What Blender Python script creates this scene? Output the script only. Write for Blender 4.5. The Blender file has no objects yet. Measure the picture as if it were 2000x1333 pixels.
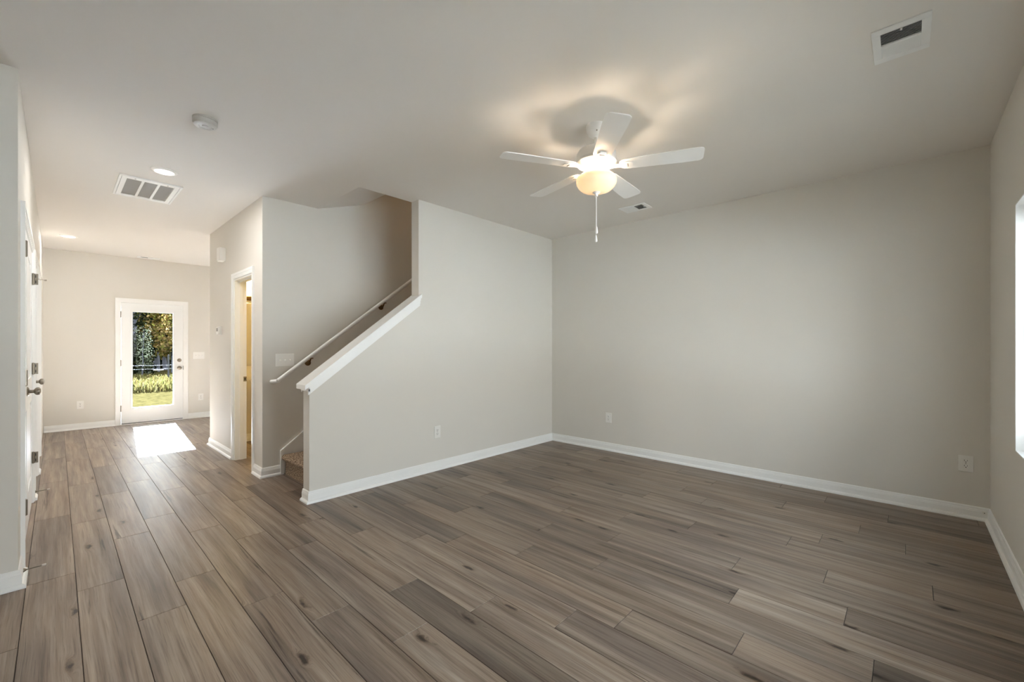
import bpy, bmesh, math, random
import numpy as np
from mathutils import Vector, Matrix

random.seed(7)
SC = bpy.context.scene
COL = SC.collection

# ------------------------------------------------------------------ camera
cam_d = bpy.data.cameras.new('camera')
cam_d.sensor_width = 36.0
cam_d.lens = 829.0 / 2000.0 * 36.0
cam_d.shift_y = 11.5 / 2000.0
cam_d.clip_start = 0.02
cam = bpy.data.objects.new('camera', cam_d)
COL.objects.link(cam)
cam.location = (0, 0, 1.272)
cam.rotation_euler = (math.radians(90), 0, math.radians(-47.0))
SC.camera = cam

# ------------------------------------------------------------------ light
SC.view_settings.view_transform = 'Standard'
SC.view_settings.look = 'None'
SC.view_settings.gamma = 1.0
SC.view_settings.use_curve_mapping = False
SC.view_settings.exposure = 0.44
SC.cycles.max_bounces = 12
SC.cycles.diffuse_bounces = 8
SC.cycles.transparent_max_bounces = 12
SC.cycles.caustics_reflective = True
SC.cycles.blur_glossy = 0.2
SC.cycles.sample_clamp_indirect = 30.0
SC.cycles.caustics_refractive = False

world = bpy.data.worlds.new('sky')
SC.world = world
world.use_nodes = True
wn = world.node_tree
wn.nodes.clear()
w_out = wn.nodes.new('ShaderNodeOutputWorld')
w_bg = wn.nodes.new('ShaderNodeBackground')
w_tc = wn.nodes.new('ShaderNodeTexCoord')
w_sep = wn.nodes.new('ShaderNodeSeparateXYZ')
w_rmp = wn.nodes.new('ShaderNodeValToRGB')
w_rmp.color_ramp.elements[0].position = 0.0
w_rmp.color_ramp.elements[0].color = (0.97, 0.98, 1.0, 1)
w_rmp.color_ramp.elements[1].position = 0.8
w_rmp.color_ramp.elements[1].color = (0.74, 0.86, 1.0, 1)
wn.links.new(w_tc.outputs['Generated'], w_sep.inputs[0])
wn.links.new(w_sep.outputs['Z'], w_rmp.inputs[0])
wn.links.new(w_rmp.outputs[0], w_bg.inputs['Color'])
w_bg.inputs['Strength'].default_value = 8.2
wn.links.new(w_bg.outputs[0], w_out.inputs[0])

sun_d = bpy.data.lights.new('sun', 'SUN')
sun_d.energy = 190.0
sun_d.color = (0.84, 0.96, 1.17)
sun_d.angle = math.radians(0.5)
sun = bpy.data.objects.new('sun', sun_d)
COL.objects.link(sun)
sun_dir = Vector((-0.072, -1.0, -0.64))
sun.rotation_euler = sun_dir.to_track_quat('-Z', 'Y').to_euler()
sun.location = (3, 30, 20)


def portal(name, loc, direction, sx, sy):
    d = bpy.data.lights.new(name, 'AREA')
    d.shape = 'RECTANGLE'
    d.size, d.size_y = sx, sy
    d.cycles.is_portal = True
    o = bpy.data.objects.new(name, d)
    COL.objects.link(o)
    o.location = loc
    o.rotation_euler = Vector(direction).to_track_quat('-Z', 'Y').to_euler()
    return o


portal('portal_front_window', (2.27, -0.62, 1.38), (0, 1, 0), 2.74, 1.38)
portal('portal_added_entry', (-1.5, -0.62, 0.7), (0, 1, 0), 0.60, 1.0)
portal('portal_added_back', (3.6, 9.52, 1.45), (0, -1, 0), 1.2, 1.1)
portal('portal_back_door', (1.113, 9.40, 1.065), (0, -1, 0), 0.53, 1.58)


def lamp(name, loc, energy, color, radius=0.03, kind='POINT', **kw):
    d = bpy.data.lights.new(name, kind)
    d.energy = energy
    d.color = color
    if kind == 'POINT' or kind == 'SPOT':
        d.shadow_soft_size = radius
    for k, v in kw.items():
        setattr(d, k, v)
    o = bpy.data.objects.new(name, d)
    COL.objects.link(o)
    o.location = loc
    return o


# ------------------------------------------------------------------ key dimensions
H = 2.74
XR = 4.62          # right wall plane
YF = -0.438        # front wall plane
YS = 3.56          # stair partition face
YS2 = 3.68
YB = 4.58          # wall behind the stairs
XH = 1.36          # hall wall (powder room) plane
YH2 = 6.65         # its far end
YE = 9.33          # far wall plane
XL = -0.14         # left hall wall plane
YL = 3.43          # foyer wall plane
YBATH = 6.53


# ------------------------------------------------------------------ materials
def new_mat(name):
    m = bpy.data.materials.new(name)
    m.use_nodes = True
    nt = m.node_tree
    b = nt.nodes['Principled BSDF']
    return m, nt, b


def simple(name, color, rough=0.5, metal=0.0, bump=0.0, bscale=200, spec=0.5, var=0.0):
    m, nt, b = new_mat(name)
    b.inputs['Base Color'].default_value = (*color, 1)
    b.inputs['Roughness'].default_value = rough
    b.inputs['Metallic'].default_value = metal
    b.inputs['Specular IOR Level'].default_value = spec
    tc = nt.nodes.new('ShaderNodeTexCoord')
    if bump > 0:
        n = nt.nodes.new('ShaderNodeTexNoise')
        n.inputs['Scale'].default_value = bscale
        n.inputs['Detail'].default_value = 3
        nt.links.new(tc.outputs['Object'], n.inputs['Vector'])
        bp = nt.nodes.new('ShaderNodeBump')
        bp.inputs['Strength'].default_value = bump
        bp.inputs['Distance'].default_value = 0.002
        nt.links.new(n.outputs[0], bp.inputs['Height'])
        nt.links.new(bp.outputs[0], b.inputs['Normal'])
    if var > 0:
        n2 = nt.nodes.new('ShaderNodeTexNoise')
        n2.inputs['Scale'].default_value = 1.7
        nt.links.new(tc.outputs['Object'], n2.inputs['Vector'])
        mx = nt.nodes.new('ShaderNodeMix')
        mx.data_type = 'RGBA'
        mx.inputs['A'].default_value = (*[c * (1 - var) for c in color], 1)
        mx.inputs['B'].default_value = (*[min(1, c * (1 + var)) for c in color], 1)
        nt.links.new(n2.outputs[0], mx.inputs['Factor'])
        nt.links.new(mx.outputs['Result'], b.inputs['Base Color'])
    return m


def srgb(r, g, b):
    return tuple(((c / 255) / 12.92 if c / 255 <= 0.04045 else ((c / 255 + 0.055) / 1.055) ** 2.4) for c in (r, g, b))


def k(c, s):
    return tuple(v * s for v in c)


M_wall = simple('painted_wall', srgb(220, 216, 208), 0.62, bump=0.10, bscale=260, spec=0.3, var=0.012)
M_ceil = simple('flat_ceiling_paint', srgb(232, 228, 222), 0.85, bump=0.08, bscale=180, spec=0.15, var=0.012)
M_trim = simple('white_semigloss_trim', srgb(241, 241, 239), 0.32, var=0.01)
M_door = simple('white_door_paint', srgb(240, 241, 240), 0.30, var=0.01)
M_plate = simple('white_plastic', srgb(236, 234, 229), 0.35)
M_fan = simple('white_fan_enamel', srgb(246, 244, 240), 0.38)
M_detector = simple('shade_greyed_plastic', srgb(200, 197, 190), 0.45)  # white plastic greyed: the shade on its sides is put into the colour
M_dark = simple('dark_gap', (0.02, 0.02, 0.02), 0.8)
M_slot = simple('dark_slot', (0.015, 0.013, 0.012), 0.6)
M_nickel = simple('satin_nickel', srgb(150, 142, 130), 0.30, metal=1.0)
M_bronze = simple('aged_bronze', srgb(108, 84, 52), 0.32, metal=1.0)
M_duct = simple('duct_interior', (0.05, 0.055, 0.06), 0.7)
M_filter = simple('grey_filter_mesh', srgb(150, 147, 141), 0.8, bump=0.3, bscale=900)
M_rubber = simple('white_rubber', srgb(205, 195, 185), 0.6)
M_porcelain = simple('white_porcelain', srgb(235, 232, 225), 0.12)


def mat_emit(name, color, strength):
    m, nt, b = new_mat(name)
    b.inputs['Base Color'].default_value = (0.8, 0.8, 0.8, 1)
    b.inputs['Emission Color'].default_value = (*color, 1)
    b.inputs['Emission Strength'].default_value = strength
    return m


M_led = mat_emit('lit_led_lens', (1.0, 0.96, 0.88), 3.0)
M_vbulb = mat_emit('lit_vanity_glass', (1.0, 0.74, 0.30), 2.2)


def mat_glass(name, tint, refl=0.08):
    m = bpy.data.materials.new(name)
    m.use_nodes = True
    nt = m.node_tree
    nt.nodes.clear()
    out = nt.nodes.new('ShaderNodeOutputMaterial')
    tr = nt.nodes.new('ShaderNodeBsdfTransparent')
    tr.inputs[0].default_value = (*tint, 1)
    gl = nt.nodes.new('ShaderNodeBsdfGlossy')
    gl.inputs['Roughness'].default_value = 0.02
    lw = nt.nodes.new('ShaderNodeLayerWeight')
    lw.inputs['Blend'].default_value = 0.15
    mx = nt.nodes.new('ShaderNodeMixShader')
    mp = nt.nodes.new('ShaderNodeMath')
    mp.operation = 'MULTIPLY'
    mp.inputs[1].default_value = 0.7
    nt.links.new(lw.outputs['Fresnel'], mp.inputs[0])
    nt.links.new(mp.outputs[0], mx.inputs[0])
    nt.links.new(tr.outputs[0], mx.inputs[1])
    nt.links.new(gl.outputs[0], mx.inputs[2])
    nt.links.new(mx.outputs[0], out.inputs[0])
    return m


M_glass = mat_glass('clear_glass', (0.93, 0.95, 0.94))


def mat_shade():
    m = bpy.data.materials.new('frosted_cream_glass')
    m.use_nodes = True
    nt = m.node_tree
    nt.nodes.clear()
    out = nt.nodes.new('ShaderNodeOutputMaterial')
    tl = nt.nodes.new('ShaderNodeBsdfTranslucent')
    tl.inputs[0].default_value = (*srgb(255, 228, 186), 1)
    pr = nt.nodes.new('ShaderNodeBsdfPrincipled')
    pr.inputs['Base Color'].default_value = (*srgb(240, 228, 206), 1)
    pr.inputs['Roughness'].default_value = 0.25
    mx = nt.nodes.new('ShaderNodeMixShader')
    mx.inputs[0].default_value = 0.990
    nt.links.new(tl.outputs[0], mx.inputs[1])
    nt.links.new(pr.outputs[0], mx.inputs[2])
    nt.links.new(mx.outputs[0], out.inputs[0])
    return m


M_shade = mat_shade()


def mat_planks():
    m, nt, b = new_mat('grey_brown_wood_planks')
    N = nt.nodes.new
    L = nt.links.new
    tc = N('ShaderNodeTexCoord')
    a_o = N('ShaderNodeAttribute'); a_o.attribute_name = 'plank_offset'
    a_t = N('ShaderNodeAttribute'); a_t.attribute_name = 'plank_tone_light'
    add = N('ShaderNodeVectorMath'); add.operation = 'ADD'
    L(tc.outputs['Object'], add.inputs[0]); L(a_o.outputs['Vector'], add.inputs[1])

    def scaled(sx, sy, src=None):
        mp = N('ShaderNodeMapping')
        mp.inputs['Scale'].default_value = (sx, sy, 1)
        L(src or add.outputs[0], mp.inputs['Vector'])
        return mp.outputs[0]

    def noise(vec, scale=1.0, detail=4, rough=0.55, dist=0.0):
        n = N('ShaderNodeTexNoise')
        n.inputs['Scale'].default_value = scale
        n.inputs['Detail'].default_value = detail
        n.inputs['Roughness'].default_value = rough
        n.inputs['Distortion'].default_value = dist
        L(vec, n.inputs['Vector'])
        return n.outputs[0]

    def math_(op, a, bb, clamp=False):
        n = N('ShaderNodeMath'); n.operation = op; n.use_clamp = clamp
        for i, v in enumerate((a, bb)):
            if isinstance(v, (int, float)):
                n.inputs[i].default_value = v
            else:
                L(v, n.inputs[i])
        return n.outputs[0]

    def ramp(fac, stops):
        r = N('ShaderNodeValToRGB')
        el = r.color_ramp.elements
        el[0].position, el[0].color = stops[0][0], (*stops[0][1], 1)
        el[1].position, el[1].color = stops[-1][0], (*stops[-1][1], 1)
        for p, c in stops[1:-1]:
            e = el.new(p); e.color = (*c, 1)
        L(fac, r.inputs[0])
        return r.outputs[0]

    # knots: sparse cells, elongated with the grain
    vor = N('ShaderNodeTexVoronoi')
    vor.voronoi_dimensions = '2D'
    vor.inputs['Scale'].default_value = 1.0
    kn = N('ShaderNodeTexNoise'); kn.inputs['Scale'].default_value = 1.0; kn.inputs['Detail'].default_value = 3
    L(scaled(40, 16), kn.inputs['Vector'])
    kv = N('ShaderNodeVectorMath'); kv.operation = 'MULTIPLY_ADD'
    L(kn.outputs[1], kv.inputs[0]); kv.inputs[1].default_value = (0.16, 0.16, 0.0)
    L(scaled(5.2, 1.5), kv.inputs[2])
    L(kv.outputs[0], vor.inputs['Vector'])
    kd = vor.outputs['Distance']
    kpick = N('ShaderNodeSeparateColor'); L(vor.outputs['Color'], kpick.inputs[0])
    ksel = math_('GREATER_THAN', kpick.outputs[0], 0.72)
    kinv = math_('SUBTRACT', 1.0, math_('MULTIPLY', kd, 5.6), True)
    kinf = math_('MULTIPLY', math_('POWER', kinv, 2.0), ksel)
    # bend the grain round knots and with a slow wander
    sep = N('ShaderNodeSeparateXYZ'); L(add.outputs[0], sep.inputs[0])
    wander = noise(scaled(3.0, 1.1), 1.0, 2)
    gx = math_('ADD', sep.outputs[0], math_('MULTIPLY', wander, 0.035))
    gx = math_('ADD', gx, math_('MULTIPLY', kinf, 0.055))
    comb = N('ShaderNodeCombineXYZ'); L(gx, comb.inputs[0]); L(sep.outputs[1], comb.inputs[1])
    g1 = noise(scaled(26, 0.9, comb.outputs[0]), 1.0, 5, 0.6)
    g2 = noise(scaled(150, 2.4, comb.outputs[0]), 1.0, 4, 0.7)
    g3 = noise(scaled(6, 0.7), 1.0, 3, 0.5)
    g4 = noise(scaled(420, 14, comb.outputs[0]), 1.0, 2, 0.6)
    c1 = ramp(g1, [(0.34, srgb(116, 98, 83)), (0.47, srgb(135, 118, 103)), (0.56, srgb(145, 129, 114)), (0.68, srgb(159, 143, 127))])
    mx = N('ShaderNodeMix'); mx.data_type = 'RGBA'; mx.blend_type = 'MULTIPLY'
    mx.inputs['Factor'].default_value = 0.85
    L(c1, mx.inputs['A'])
    L(ramp(g2, [(0.35, (0.60, 0.57, 0.55)), (0.47, (0.95, 0.95, 0.95)), (0.68, (1.14, 1.14, 1.14))]), mx.inputs['B'])
    mx2 = N('ShaderNodeMix'); mx2.data_type = 'RGBA'; mx2.blend_type = 'MULTIPLY'
    mx2.inputs['Factor'].default_value = 1.0
    L(mx.outputs['Result'], mx2.inputs['A'])
    L(ramp(g3, [(0.36, (0.68, 0.67, 0.69)), (0.50, (1, 1, 1)), (0.68, (1.10, 1.08, 1.05))]), mx2.inputs['B'])
    # dark mineral streaks
    st = noise(scaled(24, 0.75, comb.outputs[0]), 1.0, 6, 0.7, 0.4)
    mx3 = N('ShaderNodeMix'); mx3.data_type = 'RGBA'; mx3.blend_type = 'MULTIPLY'
    mx3.inputs['Factor'].default_value = 1.0
    L(mx2.outputs['Result'], mx3.inputs['A'])
    L(ramp(st, [(0.315, (0.30, 0.26, 0.23)), (0.375, (0.90, 0.89, 0.88)), (0.42, (1, 1, 1)), (1.0, (1, 1, 1))]), mx3.inputs['B'])
    # knots dark core
    kcore = ramp(math_('MULTIPLY', kinf, 1.0), [(0.0, (1, 1, 1)), (0.30, (0.86, 0.83, 0.80)), (0.52, (0.45, 0.39, 0.34)), (0.72, (0.14, 0.11, 0.09))])
    mx4 = N('ShaderNodeMix'); mx4.data_type = 'RGBA'; mx4.blend_type = 'MULTIPLY'
    mx4.inputs['Factor'].default_value = 1.0
    L(mx3.outputs['Result'], mx4.inputs['A']); L(kcore, mx4.inputs['B'])
    # per plank tone, with the light gradient across the rows in it
    mx5 = N('ShaderNodeVectorMath'); mx5.operation = 'MULTIPLY'
    L(mx4.outputs['Result'], mx5.inputs[0]); L(a_t.outputs['Vector'], mx5.inputs[1])
    L(mx5.outputs[0], b.inputs['Base Color'])
    rr = math_('ADD', math_('MULTIPLY', g2, 0.18), 0.28)
    L(rr, b.inputs['Roughness'])
    b.inputs['Specular IOR Level'].default_value = 0.31
    hh = math_('ADD', math_('MULTIPLY', g2, 0.7), math_('MULTIPLY', g4, 0.5))
    bp = N('ShaderNodeBump')
    bp.inputs['Strength'].default_value = 0.22
    bp.inputs['Distance'].default_value = 0.0018
    L(hh, bp.inputs['Height'])
    L(bp.outputs[0], b.inputs['Normal'])
    return m


M_planks = mat_planks()


def mat_carpet():
    m, nt, b = new_mat('tan_frieze_carpet')
    tc = nt.nodes.new('ShaderNodeTexCoord')
    n = nt.nodes.new('ShaderNodeTexNoise')
    n.inputs['Scale'].default_value = 95
    n.inputs['Detail'].default_value = 3
    n.inputs['Roughness'].default_value = 0.7
    nt.links.new(tc.outputs['Object'], n.inputs['Vector'])
    r = nt.nodes.new('ShaderNodeValToRGB')
    el = r.color_ramp.elements
    el[0].position, el[0].color = 0.40, (*srgb(84, 66, 52), 1)
    el[1].position, el[1].color = 0.60, (*srgb(196, 174, 150), 1)
    nt.links.new(n.outputs[0], r.inputs[0])
    nt.links.new(r.outputs[0], b.inputs['Base Color'])
    b.inputs['Roughness'].default_value = 1.0
    b.inputs['Specular IOR Level'].default_value = 0.05
    bp = nt.nodes.new('ShaderNodeBump')
    bp.inputs['Strength'].default_value = 0.9
    bp.inputs['Distance'].default_value = 0.006
    nt.links.new(n.outputs[0], bp.inputs['Height'])
    nt.links.new(bp.outputs[0], b.inputs['Normal'])
    return m


M_carpet = mat_carpet()


def mat_island(name, stops, transl=0.5, rough=0.6):
    """leaf / blade material whose colour changes from leaf to leaf"""
    m = bpy.data.materials.new(name)
    m.use_nodes = True
    nt = m.node_tree
    nt.nodes.clear()
    out = nt.nodes.new('ShaderNodeOutputMaterial')
    g = nt.nodes.new('ShaderNodeNewGeometry')
    r = nt.nodes.new('ShaderNodeValToRGB')
    r.color_ramp.interpolation = 'LINEAR'
    el = r.color_ramp.elements
    el[0].position, el[0].color = 0.0, (*stops[0], 1)
    el[1].position, el[1].color = 1.0, (*stops[-1], 1)
    for i, c in enumerate(stops[1:-1]):
        e = el.new((i + 1) / (len(stops) - 1)); e.color = (*c, 1)
    nt.links.new(g.outputs['Random Per Island'], r.inputs[0])
    d = nt.nodes.new('ShaderNodeBsdfDiffuse')
    t = nt.nodes.new('ShaderNodeBsdfTranslucent')
    nt.links.new(r.outputs[0], d.inputs[0])
    nt.links.new(r.outputs[0], t.inputs[0])
    mx = nt.nodes.new('ShaderNodeMixShader')
    mx.inputs[0].default_value = transl
    nt.links.new(d.outputs[0], mx.inputs[1]); nt.links.new(t.outputs[0], mx.inputs[2])
    nt.links.new(mx.outputs[0], out.inputs[0])
    return m


LEAF = 0.14
LG = 0.15
M_leaf_gold = mat_island('autumn_gold_leaves', [k(srgb(70, 72, 36), LG), k(srgb(190, 150, 70), LG * 1.6), k(srgb(250, 215, 150), LG * 2.6), k(srgb(90, 90, 40), LG), k(srgb(220, 215, 110), LG * 2.0), k(srgb(60, 60, 40), LG)], 0.5)
M_leaf_green = mat_island('green_leaves', [k(srgb(50, 62, 34), LG), k(srgb(126, 140, 60), LG * 1.5), k(srgb(200, 210, 100), LG * 2.4), k(srgb(60, 62, 40), LG)], 0.5)
M_leaf_dark = mat_island('dark_evergreen_leaves', [k(srgb(28, 36, 28), LEAF), k(srgb(52, 62, 40), LEAF), k(srgb(80, 78, 46), LEAF)], 0.15)
M_leaf_pale = mat_island('pale_leaves', [k(srgb(110, 122, 90), 0.11), k(srgb(188, 196, 158), 0.11), k(srgb(225, 225, 195), 0.11)], 0.35)
M_tallgrass = mat_island('dry_tall_grass', [k(srgb(176, 150, 92), 0.075), k(srgb(215, 195, 120), 0.075), k(srgb(160, 160, 80), 0.075), k(srgb(226, 208, 150), 0.075)], 0.4)
M_bark = simple('grey_bark', k(srgb(120, 120, 135), 0.16), 0.9, bump=0.8, bscale=14, var=0.2)
M_wire = simple('galvanised_wire', (0.10, 0.10, 0.10), 0.6)
M_post = simple('weathered_post', (0.008, 0.008, 0.008), 0.9)


def mat_lawn():
    m, nt, b = new_mat('yellow_green_lawn')
    tc = nt.nodes.new('ShaderNodeTexCoord')
    n = nt.nodes.new('ShaderNodeTexNoise')
    n.inputs['Scale'].default_value = 9
    n.inputs['Detail'].default_value = 8
    n.inputs['Roughness'].default_value = 0.75
    nt.links.new(tc.outputs['Object'], n.inputs['Vector'])
    r = nt.nodes.new('ShaderNodeValToRGB')
    el = r.color_ramp.elements
    el[0].position, el[0].color = 0.36, (0.011, 0.0090, 0.0032, 1)
    el[1].position, el[1].color = 0.60, (0.027, 0.0215, 0.0080, 1)
    nt.links.new(n.outputs[0], r.inputs[0])
    nt.links.new(r.outputs[0], b.inputs['Base Color'])
    b.inputs['Roughness'].default_value = 1.0
    b.inputs['Specular IOR Level'].default_value = 0.0
    return m


M_lawn = mat_lawn()


# ------------------------------------------------------------------ geometry helpers
class MB:
    def __init__(self):
        self.bm = bmesh.new()

    def box(self, x0, x1, y0, y1, z0, z1, bevel=0.0):
        xs, ys, zs = sorted((x0, x1)), sorted((y0, y1)), sorted((z0, z1))
        r = bmesh.ops.create_cube(self.bm, size=1.0)
        vs = r['verts']
        for v in vs:
            v.co.x = xs[0] if v.co.x < 0 else xs[1]
            v.co.y = ys[0] if v.co.y < 0 else ys[1]
            v.co.z = zs[0] if v.co.z < 0 else zs[1]
        if bevel > 0:
            es = list({e for v in vs for e in v.link_edges})
            bmesh.ops.bevel(self.bm, geom=es, offset=bevel, segments=2, affect='EDGES', profile=0.5)
        return vs

    def prism(self, pts, axis, a, b):
        """extrude a polygon (2-D points) along axis from a to b. axis 'y': pts are (x,z); 'x': (y,z); 'z': (x,y)"""
        def mk(p, t):
            if axis == 'y':
                return (p[0], t, p[1])
            if axis == 'x':
                return (t, p[0], p[1])
            return (p[0], p[1], t)
        v0 = [self.bm.verts.new(mk(p, a)) for p in pts]
        v1 = [self.bm.verts.new(mk(p, b)) for p in pts]
        n = len(pts)
        self.bm.faces.new(v0[::-1])
        self.bm.faces.new(v1)
        for i in range(n):
            j = (i + 1) % n
            self.bm.faces.new((v0[i], v0[j], v1[j], v1[i]))

    def lathe(self, prof, c=(0, 0, 0), axis='z', seg=40, cap=False):
        """prof: list of (radius, height) along axis"""
        rings = []
        for r, h in prof:
            ring = []
            for i in range(seg):
                t = 2 * math.pi * i / seg
                p = (r * math.cos(t), r * math.sin(t), h)
                if axis == 'x':
                    p = (p[2], p[0], p[1])
                elif axis == 'y':
                    p = (p[1], p[2], p[0])
                ring.append(self.bm.verts.new((p[0] + c[0], p[1] + c[1], p[2] + c[2])))
            rings.append(ring)
        for a, b in zip(rings[:-1], rings[1:]):
            for i in range(seg):
                j = (i + 1) % seg
                self.bm.faces.new((a[i], a[j], b[j], b[i]))
        if cap:
            self.bm.faces.new(rings[0][::-1])
            self.bm.faces.new(rings[-1])

    def tube(self, p0, p1, r0, r1=None, seg=12):
        r1 = r0 if r1 is None else r1
        p0, p1 = Vector(p0), Vector(p1)
        d = (p1 - p0)
        q = d.to_track_quat('Z', 'Y')
        rings = []
        for p, r in ((p0, r0), (p1, r1)):
            rings.append([self.bm.verts.new(p + q @ Vector((r * math.cos(2 * math.pi * i / seg), r * math.sin(2 * math.pi * i / seg), 0))) for i in range(seg)])
        for i in range(seg):
            j = (i + 1) % seg
            self.bm.faces.new((rings[0][i], rings[0][j], rings[1][j], rings[1][i]))
        self.bm.faces.new(rings[0][::-1]); self.bm.faces.new(rings[1])

    def sweep(self, path, prof, side=1, closed_ends=True):
        """mouldings on plan: path [(x,y)..], prof [(out, z)..]; side=+1 moulding lies left of travel"""
        n = len(path)
        P = [Vector((p[0], p[1])) for p in path]
        secs = []
        for i in range(n):
            if i == 0:
                t = (P[1] - P[0]).normalized(); nrm = Vector((-t.y, t.x)); m = nrm
            elif i == n - 1:
                t = (P[-1] - P[-2]).normalized(); nrm = Vector((-t.y, t.x)); m = nrm
            else:
                t0 = (P[i] - P[i - 1]).normalized(); t1 = (P[i + 1] - P[i]).normalized()
                n0 = Vector((-t0.y, t0.x)); n1 = Vector((-t1.y, t1.x))
                m = (n0 + n1); m = m / m.dot(n0)
            secs.append([self.bm.verts.new((P[i].x + m.x * o * side, P[i].y + m.y * o * side, z)) for o, z in prof])
        q = len(prof)
        for a, b in zip(secs[:-1], secs[1:]):
            for i in range(q):
                j = (i + 1) % q
                self.bm.faces.new((a[i], a[j], b[j], b[i]))
        if closed_ends:
            self.bm.faces.new(secs[0][::-1]); self.bm.faces.new(secs[-1])

    def build(self, name, mat, parent=None, smooth=False, loc=None, angle=40):
        bmesh.ops.recalc_face_normals(self.bm, faces=self.bm.faces)
        me = bpy.data.meshes.new(name)
        self.bm.to_mesh(me)
        self.bm.free()
        if isinstance(mat, (list, tuple)):
            for mm in mat:
                me.materials.append(mm)
        else:
            me.materials.append(mat)
        if smooth:
            me.shade_smooth()
            try:
                me.set_sharp_from_angle(angle=math.radians(angle))
            except Exception:
                pass
        o = bpy.data.objects.new(name, me)
        COL.objects.link(o)
        if parent is not None:
            o.parent = parent
        if loc is not None:
            o.location = loc
        return o


def tag(o, label, cat, group=None, kind=None):
    o['label'] = label
    o['category'] = cat
    if group:
        o['group'] = group
    if kind:
        o['kind'] = kind
    return o


def struct(o, label=None):
    o['kind'] = 'structure'
    if label:
        o['label'] = label
    return o


def empty(name, loc=(0, 0, 0), rz=0.0):
    o = bpy.data.objects.new(name, None)
    COL.objects.link(o)
    o.empty_display_size = 0.05
    o.location = loc
    o.rotation_euler = (0, 0, rz)
    return o


def copy_tree(o, parent=None):
    c = o.copy()
    COL.objects.link(c)
    if parent is not None:
        c.parent = parent
    for ch in list(o.children):
        copy_tree(ch, c)
    return c


# ------------------------------------------------------------------ floor of individually shaded planks
X0, PW, PL = 0.071, 0.1829, 1.22
JOINT = {-1: 3.428, 0: 3.152, 1: 2.606, 2: 2.892, 3: 2.376, 4: 2.017, 5: 1.620, 6: 1.967, 7: 1.536,
         8: 1.170, 9: 0.973, 10: 0.532, 11: 0.100, 12: 0.650, 13: 0.215, 14: 0.738, 15: 0.334, 16: -0.095,
         17: 0.570, 18: 0.422, 19: 0.010, 20: 0.246, 21: 0.73, 22: 0.106, 23: 0.5, 24: 0.85, -2: 2.75, -3: 3.2}
# (row, n): tone of the plank that starts n lengths after the joint above
TONE = {(6, -1): 0.62, (11, -1): 0.66, (11, 0): 0.92, (7, -1): 1.06, (12, -1): 1.20, (13, -1): 0.84, (13, 0): 1.1,
        (10, -1): 1.08, (9, -1): 0.82, (5, 0): 1.02, (4, 0): 0.95, (8, 0): 1.08, (8, 1): 1.02, (9, 0): 1.0, (9, 1): 0.74,
        (10, 0): 0.84, (10, 1): 1.02, (6, 0): 0.98, (7, 0): 1.14, (7, 1): 0.78, (6, 1): 0.78, (5, 1): 0.9, (12, 0): 0.82,
        (14, 0): 1.0, (15, -1): 1.0, (15, 0): 1.04, (16, 0): 0.96, (17, 0): 1.1, (17, -1): 0.94, (18, -1): 1.0, (18, 0): 0.96,
        (19, 0): 0.95, (20, -1): 0.80, (20, 0): 1.05, (22, 0): 0.86, (21, 0): 1.02, (14, 1): 1.12, (13, 1): 0.84,
        (0, 0): 1.0, (1, 0): 1.03, (2, 0): 1.05, (3, 0): 1.04, (0, -1): 1.02, (1, -1): 1.0, (2, -1): 1.02, (3, -1): 0.96, (4, -1): 0.9}


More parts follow.
